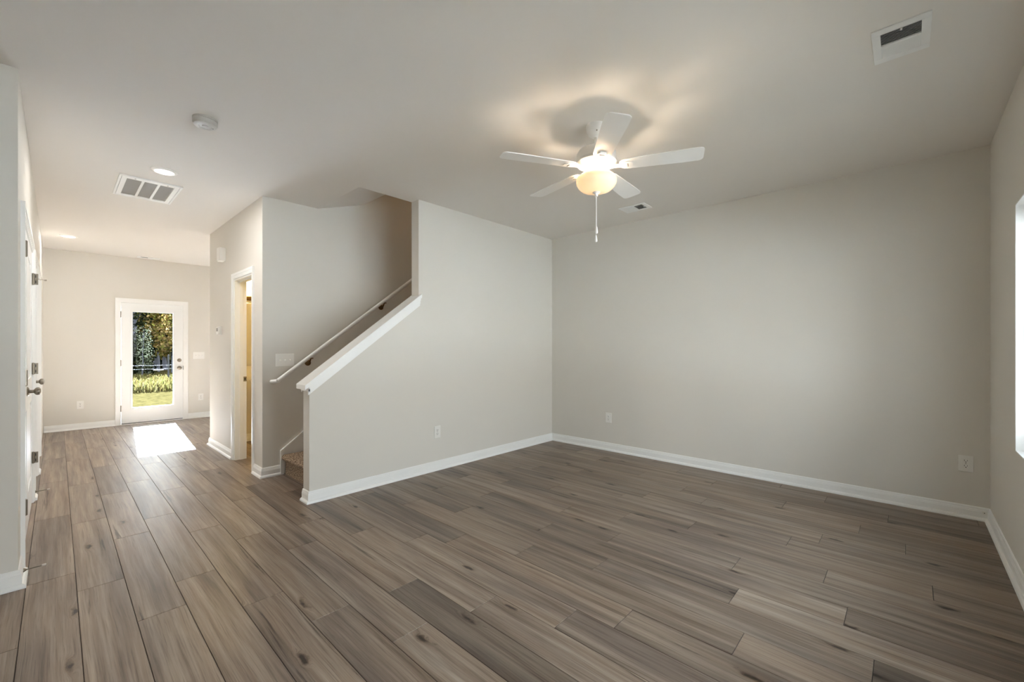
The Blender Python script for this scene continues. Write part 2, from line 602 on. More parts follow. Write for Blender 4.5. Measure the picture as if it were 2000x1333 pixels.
def build_floor():
    rnd = random.Random(11)
    xmin, xmax, ymin, ymax = -2.4, 6.0, YF - 0.1, YE + 0.05
    verts, faces, tone, offs, mats = [], [], [], [], []
    g, dz = 0.0009, 0.0018

    def quad(vs, t, o, mi):
        s = len(verts)
        verts.extend(vs)
        faces.append(tuple(range(s, s + 4)))
        tone.extend([t] * 4); offs.extend([o] * 4); mats.append(mi)

    for row in range(-14, 34):
        xa = X0 + row * PW
        xb = xa + PW
        if xb < xmin or xa > xmax:
            continue
        j0 = JOINT.get(row, 0.3 + ((row * 0.437) % 1.0) * PL)
        for n in range(-4, 9):
            ya = j0 + n * PL
            yb = ya + PL
            ya, yb = max(ya, ymin), min(yb, ymax)
            if yb - ya < 0.01:
                continue
            t = TONE.get((row, n), rnd.uniform(0.84, 1.12) if row > 3 else rnd.uniform(0.98, 1.08))
            t *= 1.10 if row <= 3 else (0.93 if row > 9 else (0.97 if row > 6 else 1.03))  # left rows lightened, right rows darkened: the fall of light put into tone
            warm = rnd.uniform(-0.02, 0.02)
            tv = (t * (1.0 + warm), t, t * (1.0 - warm))
            o = (rnd.uniform(-50, 50), rnd.uniform(-50, 50), rnd.uniform(-5, 5))
            x1, x2, y1, y2 = xa + g, xb - g, ya + g, yb - g
            e = 0.0012
            quad([(x1 + e, y1 + e, 0), (x2 - e, y1 + e, 0), (x2 - e, y2 - e, 0), (x1 + e, y2 - e, 0)], tv, o, 0)
            quad([(x1, y1, -dz), (x1 + e, y1 + e, 0), (x1 + e, y2 - e, 0), (x1, y2, -dz)], tv, o, 0)
            quad([(x2 - e, y1 + e, 0), (x2, y1, -dz), (x2, y2, -dz), (x2 - e, y2 - e, 0)], tv, o, 0)
            quad([(x1, y1, -dz), (x2, y1, -dz), (x2 - e, y1 + e, 0), (x1 + e, y1 + e, 0)], tv, o, 0)
            quad([(x1 + e, y2 - e, 0), (x2 - e, y2 - e, 0), (x2, y2, -dz), (x1, y2, -dz)], tv, o, 0)
    z = -dz - 0.0005
    quad([(xmin, ymin, z), (xmax, ymin, z), (xmax, ymax, z), (xmin, ymax, z)], (1, 1, 1), (0, 0, 0), 1)
    quad([(xmin, ymin, -0.12), (xmin, ymax, -0.12), (xmax, ymax, -0.12), (xmax, ymin, -0.12)], (1, 1, 1), (0, 0, 0), 1)
    me = bpy.data.meshes.new('floor')
    me.from_pydata(verts, [], faces)
    me.materials.append(M_planks); me.materials.append(simple('plank_gap', (0.035, 0.028, 0.022), 0.9))
    a = me.attributes.new('plank_tone_light', 'FLOAT_VECTOR', 'POINT')
    a.data.foreach_set('vector', np.array(tone, dtype=np.float32).ravel())
    a = me.attributes.new('plank_offset', 'FLOAT_VECTOR', 'POINT')
    a.data.foreach_set('vector', np.array(offs, dtype=np.float32).ravel())
    me.polygons.foreach_set('material_index', np.array(mats, dtype=np.int32))
    me.update()
    o = bpy.data.objects.new('floor', me)
    COL.objects.link(o)
    struct(o)


build_floor()

# ------------------------------------------------------------------ ceiling and walls
XS0 = 1.89  # where the ceiling opens above the stairs
XMAX = 5.75
b = MB()
b.box(-2.4, XMAX, YF - 0.16, YS2, H, 3.0)
b.box(-2.4, XS0, YS2, YB, H, 3.0)
b.box(-2.4, XMAX, YB + 0.12, YE + 0.15, H, 3.0)
b.box(-2.4, XS0, YB, YB + 0.12, H, 3.0)
struct(b.build('ceiling', M_ceil))
b = MB(); b.prism([(XS0, H), (2.40, 2.905), (2.40, 3.0), (XS0, 3.0)], 'y', YS2, YB)
struct(b.build('ceiling_stairwell_slope', M_ceil))
b = MB()
b.box(2.28, 2.40, YS2, YB, 3.0, 5.3)
b.box(2.28, XMAX, YS2 - 0.12, YS2, 3.0, 5.3)
b.box(XMAX, XMAX + 0.12, YS2 - 0.12, YB + 0.12, 0, 5.3)
struct(b.build('wall_stairwell', M_wall))
b = MB(); b.box(2.28, XMAX + 0.12, YS2 - 0.12, YB + 0.12, 5.3, 5.4)
struct(b.build('ceiling_upper', M_ceil))

# right wall
b = MB(); b.box(XR, XR + 0.13, YF - 0.16, YS, 0, H)
struct(b.build('wall_right', M_wall))

# front wall: widened window and an unseen entry opening added for daylight
WX0, WX1, WZ0, WZ1 = 0.90, 3.64, 0.69, 2.065  # real window at the right end, widened out of view for more daylight
EX0, EX1, EZ0, EZ1 = -1.8, -1.2, 0.2, 1.2  # low unseen window, added to throw light up on the ceiling
b = MB()
y0, y1 = YF - 0.16, YF
b.box(-2.4, EX0, y0, y1, 0, H)
b.box(EX1, WX0, y0, y1, 0, H)
b.box(WX1, XR + 0.13, y0, y1, 0, H)
b.box(WX0, WX1, y0, y1, 0, WZ0); b.box(WX0, WX1, y0, y1, WZ1, H)
b.box(EX0, EX1, y0, y1, 0, EZ0); b.box(EX0, EX1, y0, y1, EZ1, H)
struct(b.build('wall_front', M_wall))


def window(name, x0, x1, z0, z1, yface, depth, inward):
    """double hung pair set back in a plain white reveal; inward=+1 if the room is on +y side"""
    root = struct(empty(name, ((x0 + x1) / 2, yface, z0)))
    cx = (x0 + x1) / 2
    s = inward
    def L(x):
        return x - cx
    # painted reveal liner and sill
    b = MB(); t = 0.006
    ya, yb = -s * 0.10, 0.0
    b.box(L(x0), L(x0) + t, ya, yb, 0, z1 - z0); b.box(L(x1) - t, L(x1), ya, yb, 0, z1 - z0)
    b.box(L(x0), L(x1), ya, yb, z1 - z0 - t, z1 - z0); b.box(L(x0), L(x1), ya, yb, 0, t)
    b.build('window_reveal', M_trim, root)
    b = MB(); yo, yi = -s * 0.15, -s * 0.10
    w = 0.05
    b.box(L(x0), L(x0) + w, yo, yi, 0, z1 - z0); b.box(L(x1) - w, L(x1), yo, yi, 0, z1 - z0)
    b.box(L(x0), L(x1), yo, yi, 0, w); b.box(L(x0), L(x1), yo, yi, z1 - z0 - w, z1 - z0)
    b.box(-0.04, 0.04, yo, yi, 0, z1 - z0)
    fr = b.build('window_frame', M_trim, root)
    zm = (z1 - z0) / 2
    for (a, c) in ((L(x0) + w, -0.04), (0.04, L(x1) - w)):
        for (za, zb, dy) in ((w, zm + 0.02, 0.0), (zm - 0.02, z1 - z0 - w, -s * 0.02)):
            b = MB(); q = 0.03
            p0, p1 = -s * 0.105 + dy, -s * 0.125 + dy
            b.box(a, a + q, p0, p1, za, zb); b.box(c - q, c, p0, p1, za, zb)
            b.box(a, c, p0, p1, za, za + q); b.box(a, c, p0, p1, zb - q, zb)
            sash = b.build('window_sash', M_trim, root)
            b = MB(); b.box(a + q, c - q, (p0 + p1) / 2 - 0.002, (p0 + p1) / 2 + 0.002, za + q, zb - q)
            b.build('pane', M_glass, sash)
    return root


window('window_1', WX0, WX1, WZ0, WZ1, YF, 0.16, 1)
window('added_window_2', EX0, EX1, EZ0, EZ1, YF, 0.16, 1)

# foyer and left hall wall
b = MB(); b.box(-2.4, XL, YL, YL + 0.12, 0, H)
struct(b.build('wall_foyer', M_wall))
b = MB(); b.box(-2.4, -2.28, YF, YL, 0, H)
struct(b.build('wall_entry', M_wall))
CL0, CL1 = 3.722, 5.215      # closet double door opening
DC0, DC1 = 5.50, 6.26        # next door
DD0, DD1 = 6.60, 7.36        # next door again
DH = 2.04
b = MB()
xa, xb = XL - 0.12, XL
b.box(xa, xb, YL + 0.12, CL0, 0, H); b.box(xa, xb, CL0, CL1, DH, H)
b.box(xa, xb, CL1, DC0, 0, H); b.box(xa, xb, DC0, DC1, DH, H)
b.box(xa, xb, DC1, DD0, 0, H); b.box(xa, xb, DD0, DD1, DH, H)
b.box(xa, xb, DD1, YE, 0, H)
struct(b.build('wall_left', M_wall))

# far wall with the glazed door and an unseen window added for its sunlight
GX0, GX1, GH = 0.70, 1.525, 2.005
BX0, BX1, BZ0, BZ1 = 3.0, 4.2, 0.9, 2.0
b = MB(); y0, y1 = YE, YE + 0.15
b.box(-0.26, GX0, y0, y1, 0, H); b.box(GX0, GX1, y0, y1, GH, H)
b.box(GX1, BX0, y0, y1, 0, H); b.box(BX0, BX1, y0, y1, 0, BZ0); b.box(BX0, BX1, y0, y1, BZ1, H)
b.box(BX1, XMAX + 0.12, y0, y1, 0, H)
struct(b.build('wall_far', M_wall))
window('added_window_3', BX0, BX1, BZ0, BZ1, YE, 0.15, -1)
b = MB(); b.box(XMAX, XMAX + 0.12, YB + 0.12, YE, 0, H)
struct(b.build('wall_back_room', M_wall))

# powder room walls
PD0, PD1, PDH = 4.885, 5.53, 2.03
b = MB()
b.box(XH, XH + 0.115, YB + 0.12, PD0, 0, H); b.box(XH, XH + 0.115, PD0, PD1, PDH, H); b.box(XH, XH + 0.115, PD1, YH2, 0, H)
struct(b.build('wall_hall', M_wall))
b = MB(); b.box(XH + 0.115, XMAX, YBATH, YH2, 0, H)
struct(b.build('wall_powder_back', M_wall))
b = MB(); b.box(3.3, 3.4, YB + 0.12, YBATH, 0, H)
struct(b.build('wall_powder_side', M_wall))
# wall behind the stairs rises to the upper floor
b = MB(); b.box(XH, XMAX, YB, YB + 0.12, 0, H + 0.0); b.box(XS0, XMAX, YB, YB + 0.12, H, 5.3)
struct(b.build('wall_stair_back', M_wall))

# stair partition with sloped half wall
SL = 0.746
def capz(x):
    return 0.962 + (x - 1.353) * SL
PX0, PX1 = 1.40, 2.455
b = MB()
tcap = 0.030 * 1.25
b.prism([(PX0, 0), (XR, 0), (XR, H), (PX1, H), (PX1, capz(PX1) - tcap), (PX0, capz(PX0) - tcap)], 'y', YS, YS2)
struct(b.build('wall_stair_partition', M_wall))

# sloped cap and the moulding under it
b = MB()
def slopeband(b, x0, x1, ya, yb, dtop, dbot):
    b.prism([(x0, capz(x0) - dbot), (x1, capz(x1) - dbot), (x1, capz(x1) - dtop), (x0, capz(x0) - dtop)], 'y', ya, yb)
slopeband(b, 1.356, PX1 + 0.018, YS - 0.034, YS, 0.0, tcap)
slopeband(b, 1.356, PX1, YS, YS2, 0.0, tcap)
slopeband(b, 1.356, PX1 + 0.018, YS2, YS2 + 0.034, 0.0, tcap)
struct(b.build('trim_1', M_trim))
b = MB()
for (ya, yb, dt, db) in ((YS - 0.024, YS, tcap, tcap + 0.022), (YS - 0.016, YS, tcap + 0.022, tcap + 0.052), (YS - 0.009, YS, tcap + 0.052, tcap + 0.072),
                         (YS2, YS2 + 0.024, tcap, tcap + 0.022), (YS2, YS2 + 0.016, tcap + 0.022, tcap + 0.052)):
    slopeband(b, PX0 - 0.012, PX1 + 0.012, ya, yb, dt, db)
for (xa, dz0, dz1) in ((0.022, 0.0, 0.02), (0.014, 0.02, 0.045)):
    zt = capz(PX0) - tcap
    b.box(PX0 - xa, PX0, YS - 0.016, YS2 + 0.016, zt - dz1 - 0.004, zt - dz0 - 0.004)
struct(b.build('trim_2', M_trim))

# stair skirt board on the back wall
b = MB()
def skz(x):
    return 0.240 + (x - 1.518) * 0.748
b.prism([(1.530, 0), (1.545, 0), (4.2, 2.05), (4.2, skz(4.2) - 0.02), (1.530, skz(1.53) - 0.02)], 'y', YB - 0.012, YB)
b.prism([(1.518, 0), (1.545, 0), (1.545, skz(1.545) - 0.024), (4.2, skz(4.2) - 0.024), (4.2, skz(4.2)), (1.518, skz(1.518))], 'y', YB - 0.026, YB)
struct(b.build('trim_3', M_trim))

# baseboards
BASE = [(0, 0.0), (0.030, 0.0), (0.030, 0.008), (0.027, 0.016), (0.021, 0.022), (0.0145, 0.024), (0.0145, 0.064), (0.0125, 0.068), (0.0125, 0.073),
        (0.009, 0.080), (0.0085, 0.088), (0.005, 0.095), (0, 0.096)]
def baseboard(name, path, side):
    b = MB(); b.sweep(path, BASE, side)
    return struct(b.build(name, M_trim, smooth=False))
baseboard('baseboard_partition', [(PX0, YS2 - 0.0), (PX0, YS), (XR, YS), (XR, YF), (-2.28, YF)], -1)
baseboard('baseboard_hall', [(1.518, YB), (XH, YB), (XH, PD0 - 0.063)], 1)
baseboard('baseboard_hall_far', [(XH, PD1 + 0.063), (XH, YH2), (XMAX, YH2)], 1)
baseboard('baseboard_far_left', [(-0.13, YE), (GX0 - 0.062, YE)], -1)
baseboard('baseboard_far_right', [(GX1 + 0.062, YE), (XMAX, YE)], -1)
baseboard('baseboard_foyer', [(-2.28, YL), (XL, YL), (XL, CL0 - 0.062)], -1)
baseboard('baseboard_left', [(XL, CL1 + 0.062), (XL, DC0 - 0.062)], -1)
baseboard('baseboard_left_far', [(XL, DC1 + 0.062), (XL, DD0 - 0.062)], -1)
baseboard('baseboard_powder', [(XH + 0.115, YBATH), (3.3, YBATH)], -1)


# door casings: stepped profile (width across, thickness out)
def casing_y(name, x, sgn, ya, yb, top, n_w=0.060):
    """casing round an opening in a wall that runs along y; sgn=+1 sticks out to +x"""
    b = MB()
    for (i0, i1, th) in ((0.0, 0.016, 0.010), (0.016, 0.036, 0.013), (0.036, 0.060, 0.018)):
        x1 = x + sgn * th
        b.box(x, x1, ya - i1, ya - i0, 0, top + i1)
        b.box(x, x1, yb + i0, yb + i1, 0, top + i1)
        b.box(x, x1, ya - i0, yb + i0, top + i0, top + i1)
    return struct(b.build(name, M_trim))


def casing_x(name, y, sgn, xa, xb, top):
    b = MB()
    for (i0, i1, th) in ((0.0, 0.016, 0.010), (0.016, 0.036, 0.013), (0.036, 0.060, 0.018)):
        y1 = y + sgn * th
        b.box(xa - i1, xa - i0, y, y1, 0, top + i1)
        b.box(xb + i0, xb + i1, y, y1, 0, top + i1)
        b.box(xa - i0, xb + i0, y, y1, top + i0, top + i1)
    return struct(b.build(name, M_trim))


casing_y('trim_4', XL, 1, CL0, CL1, DH)
casing_y('trim_5', XL, 1, DC0, DC1, DH)
casing_y('trim_6', XL, 1, DD0, DD1, DH)
casing_y('trim_7', XH, -1, PD0, PD1, PDH)
casing_x('trim_8', YE, -1, GX0, GX1, GH)


def knob_mesh(b, base, d, L=0.062, r=0.027):
    """rosette, shank and round knob along direction d (unit, axis aligned) from base"""
    ax = 'x' if abs(d[0]) > 0.5 else 'y'
    s = d[0] if ax == 'x' else d[1]
    b.lathe([(0.0001, 0), (0.032, 0), (0.032, s * 0.004), (0.024, s * 0.009), (0.012, s * 0.012), (0.011, s * 0.030), (0.016, s * 0.034),
             (r * 0.9, s * 0.040), (r, s * 0.048), (r * 0.92, s * 0.058), (r * 0.55, s * (L + 0.002)), (0.0001, s * (L + 0.003))], base, ax, 24)


def hinge_mesh(b, x, y, z, r=0.0065, h=0.089):
    b.lathe([(0.0001, z - h / 2 - 0.004), (0.004, z - h / 2 - 0.003), (r, z - h / 2), (r, z + h / 2), (0.004, z + h / 2 + 0.003), (0.0001, z + h / 2 + 0.004)], (x, y, 0), 'z', 14)


def panel_door(root, y0, y1, x, knob_y=None, hinge_y=None, hinge_zs=(0.345, 1.093, 1.84)):
    """two-panel moulded door leaf in the left wall; its face is at x, room on +x"""
    b = MB()
    z0, z1 = 0.010, DH - 0.004
    st = 0.105
    b.box(x - 0.035, x - 0.008, y0, y1, z0, z1)
    b.box(x - 0.010, x, y0, y0 + st, z0, z1); b.box(x - 0.010, x, y1 - st, y1, z0, z1)
    for (za, zb) in ((z0, 0.235), (0.845, 1.035), (1.925, z1)):
        b.box(x - 0.010, x, y0 + st, y1 - st, za, zb)
    for (za, zb) in ((0.235, 0.845), (1.035, 1.925)):
        # sticking slope and raised field
        for (o, dx) in ((0.0, 0.003), (0.012, 0.006)):
            pass
        ya, yb = y0 + st, y1 - st
        e = 0.045
        vs_out = [(x - 0.008, ya + 0.012, za + 0.012), (x - 0.008, yb - 0.012, za + 0.012), (x - 0.008, yb - 0.012, zb - 0.012), (x - 0.008, ya + 0.012, zb - 0.012)]
        vs_in = [(x - 0.002, ya + e, za + e), (x - 0.002, yb - e, za + e), (x - 0.002, yb - e, zb - e), (x - 0.002, ya + e, zb - e)]
        vo = [b.bm.verts.new(v) for v in vs_out]; vi = [b.bm.verts.new(v) for v in vs_in]
        for i in range(4):
            j = (i + 1) % 4
            b.bm.faces.new((vo[i], vo[j], vi[j], vi[i]))
        b.bm.faces.new(vi)
    leaf = b.build('door_panel', M_door, root)
    if knob_y is not None:
        b = MB(); knob_mesh(b, (x, knob_y, 0.965), (1, 0, 0))
        b.build('door_knob', M_nickel, leaf, smooth=True)
    if hinge_y is not None:
        for z in hinge_zs:
            b = MB(); hinge_mesh(b, x + 0.0165, hinge_y, z, r=0.0075)
            b.build('hinge', M_nickel, root, smooth=True)
    return leaf


# doors 1-3: closet pair and two single doors down the left wall
r = struct(empty('door_1')); r['label'] = 'near half of the white closet double door'
panel_door(r, CL0 + 0.003, (CL0 + CL1) / 2 - 0.0015, XL + 0.001, knob_y=4.41, hinge_y=CL0 + 0.002)
r = struct(empty('door_2')); r['label'] = 'far half of the white closet double door'
lf = panel_door(r, (CL0 + CL1) / 2 + 0.0015, CL1 - 0.003, XL + 0.001)
for z in (0.37, 1.095, 1.825):
    b = MB()
    hinge_mesh(b, XL + 0.009, CL1 - 0.006, z, r=0.0075)
    b.box(XL + 0.002, XL + 0.036, CL1 - 0.004, CL1 - 0.001, z - 0.0445, z + 0.0445)
    hg = b.build('hinge', M_nickel, r, smooth=True)
    b = MB()
    for dz in (-0.022, 0.022):
        b.box(XL + 0.020, XL + 0.025, CL1 - 0.0055, CL1 - 0.004, z + dz - 0.011, z + dz + 0.011)
    b.build('screw_slot', M_slot, hg)
b = MB()
b.tube((XL + 0.020, CL1 - 0.004, 1.828), (XL + 0.078, CL1 + 0.012, 1.826), 0.0028)
b.tube((XL + 0.070, CL1 + 0.010, 1.826), (XL + 0.082, CL1 + 0.013, 1.8255), 0.0065)
b.build('hinge_pin_stop', M_nickel, r, smooth=True)
r = struct(empty('door_3')); r['label'] = 'white panel door further down the left wall'
panel_door(r, DC0 + 0.003, DC1 - 0.003, XL + 0.001, knob_y=5.60)
r = struct(empty('door_4')); r['label'] = 'last white panel door on the left wall'
panel_door(r, DD0 + 0.003, DD1 - 0.003, XL + 0.001)

# powder room doorway: jamb, stop, strike plate (door swung away inside)
r = struct(empty('door_5')); r['label'] = 'open powder room doorway with white jamb'
b = MB(); j = 0.018
xa, xb = XH, XH + 0.115
b.box(xa, xb, PD0, PD0 + j, 0, PDH); b.box(xa, xb, PD1 - j, PD1, 0.0, PDH); b.box(xa, xb, PD0 + j, PD1 - j, PDH - j, PDH)
b.box(XH + 0.045, XH + 0.080, PD0 + j, PD0 + j + 0.010, 0, PDH - j); b.box(XH + 0.045, XH + 0.080, PD1 - j - 0.010, PD1 - j, 0, PDH - j)
b.box(XH + 0.045, XH + 0.080, PD0 + j, PD1 - j, PDH - j - 0.010, PDH - j)
jb = b.build('door_jamb', M_trim, r)
b = MB(); b.box(XH + 0.084, XH + 0.1155, PD1 - j - 0.002, PD1 - j + 0.001, 0.880, 0.935)
sp = b.build('strike_plate', M_nickel, jb)
b = MB(); b.box(XH + 0.093, XH + 0.106, PD1 - j - 0.003, PD1 - j - 0.001, 0.895, 0.920)
b.build('latch_hole', M_slot, sp)
b = MB(); b.box(XH + 0.118, XH + 0.118 + 0.60, PD0 + 0.018, PD0 + 0.053, 0.01, PDH - 0.022)
dl = b.build('door_panel', M_door, r)

# glazed back door
r = struct(empty('door_6')); r['label'] = 'white full-glass back door at the end of the hall'
LX0, LX1 = GX0 + 0.012, GX1 - 0.012
GLX0, GLX1, GLZ0, GLZ1 = 0.852, 1.378, 0.270, 1.850
b = MB()
b.box(GX0, GX0 + 0.010, YE, YE + 0.12, 0, GH); b.box(GX1 - 0.010, GX1, YE, YE + 0.12, 0, GH); b.box(GX0, GX1, YE, YE + 0.12, GH - 0.010, GH)
b.build('door_jamb', M_trim, r)
b = MB()
ya, yb = YE + 0.004, YE + 0.048
m = 0.028
b.box(LX0, GLX0 - m, ya, yb, 0.022, GH - 0.013); b.box(GLX1 + m, LX1, ya, yb, 0.022, GH - 0.013)
b.box(GLX0 - m, GLX1 + m, ya, yb, 0.022, GLZ0 - m); b.box(GLX0 - m, GLX1 + m, ya, yb, GLZ1 + m, GH - 0.013)
lf = b.build('door_panel', M_door, r)
b = MB()
for (o0, o1, dy) in ((0.010, m, 0.010), (0.0, 0.010, 0.003)):
    y_ = ya - dy
    b.box(GLX0 - o1, GLX0 - o0, y_, yb, GLZ0 - o1, GLZ1 + o1); b.box(GLX1 + o0, GLX1 + o1, y_, yb, GLZ0 - o1, GLZ1 + o1)
    b.box(GLX0 - o0, GLX1 + o0, y_, yb, GLZ0 - o1, GLZ0 - o0); b.box(GLX0 - o0, GLX1 + o0, y_, yb, GLZ1 + o0, GLZ1 + o1)
b.build('glazing_frame', M_door, lf)
b = MB(); b.box(GLX0, GLX1, YE + 0.026, YE + 0.030, GLZ0, GLZ1)
b.build('pane', M_glass, lf)
b = MB(); knob_mesh(b, (1.463, ya, 0.905), (0, -1, 0), r=0.028)
b.build('door_knob', M_nickel, lf, smooth=True)
b = MB(); b.lathe([(0.0001, -0.014), (0.016, -0.014), (0.020, -0.010), (0.031, -0.006), (0.031, 0)], (1.463, ya, 1.038), 'y', 24)
b.box(1.459, 1.467, ya - 0.030, ya - 0.012, 1.022, 1.054)
b.build('deadbolt', M_nickel, lf, smooth=True)
for z in (0.27, 1.01, 1.80):
    b = MB(); hinge_mesh(b, GX0 + 0.008, YE - 0.003, z, r=0.006, h=0.095)
    b.build('hinge', M_nickel, r, smooth=True)
b = MB(); b.box(GX1 - 0.010, GX1 - 0.004, YE - 0.001, YE + 0.003, 0.87, 0.94); b.build('strike_plate', M_slot, r)
b = MB(); b.box(GX0 + 0.010, GX1 - 0.010, YE - 0.02, YE + 0.12, 0, 0.012); b.build('threshold', M_trim, r)
b = MB(); b.box(LX0 + 0.002, LX1 - 0.002, YE + 0.008, YE + 0.044, 0.012, 0.021); b.build('door_sweep', M_dark, r)

# ------------------------------------------------------------------ stairs
stair = empty('staircase', (1.55, YS2, 0))
tag(stair, 'carpeted staircase rising to the right behind the sloped half wall', 'stairs')
for i in range(15):
    x0 = 1.56 + 0.254 * i - 1.55
    z0, z1 = 0.19 * i, 0.19 * (i + 1) + 0.008
    R = 0.030
    pts = [(x0, max(z0 - 0.15, 0)), (x0, z1 - 2 * R)]
    for q in range(9):
        a = -math.pi / 2 - math.pi * q / 8
        pts.append((x0 - 0.006 + R * math.cos(a), z1 - R + R * math.sin(a)))
    pts += [(x0 + 0.30, z1), (x0 + 0.30, max(z0 - 0.15, 0))]
    b = MB(); b.prism(pts, 'y', 0.004, YB - YS2 - 0.027)
    b.build('step', M_carpet, stair, smooth=True, angle=35)

# ------------------------------------------------------------------ handrail
def railz(x):
    return 0.940 + (x - 1.47) * 0.757
RY = YB - 0.078
rail = empty('handrail', (1.47, RY, 0))
tag(rail, 'white round handrail on bronze brackets along the wall behind the stairs', 'handrail')
b = MB(); RR = 0.0195
b.tube((0, 0, railz(1.47)), (3.2, 0, railz(4.67)), RR, seg=20)
b.lathe([(0.0001, -0.0), (RR, -0.0), (RR, 0.078)], (0, 0, 0), 'y', 20) if False else None
b.tube((0.002, -0.012, railz(1.47)), (-0.030, 0.0775, railz(1.47) - 0.012), RR, RR, seg=20)
b.build('rail', M_trim, rail, smooth=True)
for x in (1.785, 2.625, 3.9):
    z = railz(x)
    b = MB()
    b.lathe([(0.0001, 0.0775), (0.031, 0.0775), (0.031, 0.071), (0.024, 0.064), (0.012, 0.060), (0.0001, 0.060)], (x - 1.47, 0, z - 0.072), 'y', 24)
    b.tube((x - 1.47, 0.064, z - 0.072), (x - 1.47, 0.020, z - 0.062), 0.0075)
    b.tube((x - 1.47, 0.024, z - 0.064), (x - 1.47, 0.0, z - 0.028), 0.0075)
    b.box(x - 1.47 - 0.022, x - 1.47 + 0.022, -0.012, 0.012, z - 0.030, z - 0.020)
    b.build('bracket', M_bronze, rail, smooth=True)


# ------------------------------------------------------------------ wall plates (built facing -y, then turned)
def plate_base(root, w, h):
    b = MB(); b.box(-w / 2, w / 2, -0.006, 0, -h / 2, h / 2, bevel=0.0022)
    return b.build('cover_plate', M_plate, root)


def make_outlet(name='power_outlet'):
    root = empty(name)
    pl = plate_base(root, 0.078, 0.122)
    for dz in (-0.0195, 0.0195):
        b = MB()
        b.lathe([(0.0001, -0.0085), (0.0165, -0.0085), (0.0172, -0.006)], (0, 0, dz), 'y', 24)
        rc = b.build('receptacle', M_plate, root)
        b = MB()
        b.box(-0.0085, -0.0062, -0.0092, -0.008, dz + 0.000, dz + 0.010)
        b.box(0.0060, 0.0082, -0.0092, -0.008, dz + 0.001, dz + 0.009)
        b.lathe([(0.0001, -0.0092), (0.0032, -0.0092), (0.0032, -0.008)], (0, 0, dz - 0.0065), 'y', 12)
        b.build('socket_slots', M_slot, rc)
    b = MB(); b.lathe([(0.0001, -0.0072), (0.003, -0.0072), (0.0035, -0.006)], (0, 0, 0), 'y', 12)
    b.build('screw', M_nickel, root)
    return root


def make_switch(name='light_switch'):
    root = empty(name)
    plate_base(root, 0.172, 0.124)
    for dx in (-0.046, 0, 0.046):
        b = MB()
        b.box(dx - 0.0055, dx + 0.0055, -0.0075, -0.005, -0.012, 0.012)
        b.prism([(-0.007, -0.004), (-0.019, -0.0085), (-0.019, -0.003), (-0.007, 0.007)], 'x', dx - 0.004, dx + 0.004)
        b.build('toggle', M_plate, root)
        for dz in (-0.030, 0.030):
            b = MB()
            b.lathe([(0.0001, -0.0068), (0.0028, -0.0068), (0.003, -0.006)], (dx, 0, dz), 'y', 12)
            b.build('screw', M_plate, root)
    return root


OUT = make_outlet()
def put(o, loc, rz, label, cat, group=None):
    o.location = loc; o.rotation_euler = (0, 0, rz)
    tag(o, label, cat, group)
    return o
put(OUT, (2.683, YS - 0.0003, 0.392), 0, 'white double power outlet low on the wall under the stairs, left of the room corner', 'power outlet', 'power outlets')
for loc, rz, lab in (((XR - 0.0003, 2.685, 0.402), -math.pi / 2, 'white power outlet on the long right wall, just right of the room corner'),
                     ((XR - 0.0003, -0.316, 0.402), -math.pi / 2, 'white power outlet at far right, beside the window wall'),
                     ((0.246, YE - 0.0003, 0.376), 0, 'small white power outlet left of the glass back door'),
                     ((1.772, YE - 0.0003, 0.370), 0, 'small white power outlet right of the back door, below the switches')):
    c = copy_tree(OUT); put(c, loc, rz, lab, 'power outlet', 'power outlets')
SW = make_switch()
put(SW, (1.563, YB - 0.0003, 1.140), 0, 'three-gang white light switch above the lower end of the handrail', 'light switch', 'light switches')
c = copy_tree(SW); put(c, (1.742, YE - 0.0003, 1.118), 0, 'three-gang white light switch right of the glass back door', 'light switch', 'light switches')

# thermostat
th = empty('thermostat', (XH, 6.12, 1.415))
tag(th, 'small white thermostat on the hall wall beyond the powder room door', 'thermostat')
b = MB(); b.box(-0.010, 0, -0.060, 0.060, 0, 0.105, bevel=0.003); b.build('back_plate', M_plate, th)
b = MB(); b.box(-0.036, -0.010, -0.050, 0.050, 0.008, 0.100, bevel=0.005); hs = b.build('housing', M_plate, th)
b = MB(); b.box(-0.0368, -0.0355, -0.032, 0.032, 0.045, 0.085); b.build('display', M_filter, hs)
# door chime
ch = empty('door_chime', (XH, 5.96, 2.29))
tag(ch, 'white box-shaped door chime high on the hall wall', 'door chime')
b = MB()
prof = [(-0.070, 0), (0.070, 0)]
pts = [(0, -0.070)] + [(-0.052 - 0.016 * math.cos(t) , 0.070 * math.sin(t)) for t in np.linspace(-math.pi / 2, math.pi / 2, 13)] + [(0, 0.070)]
b.prism(pts, 'z', 0.010, 0.150)
b.build('cover', M_plate, ch, smooth=True)
b = MB(); b.prism([(p[0] * 0.92, p[1] * 0.94) for p in pts], 'z', 0.0, 0.010)
b.build('bottom_cap', M_plate, ch, smooth=True)

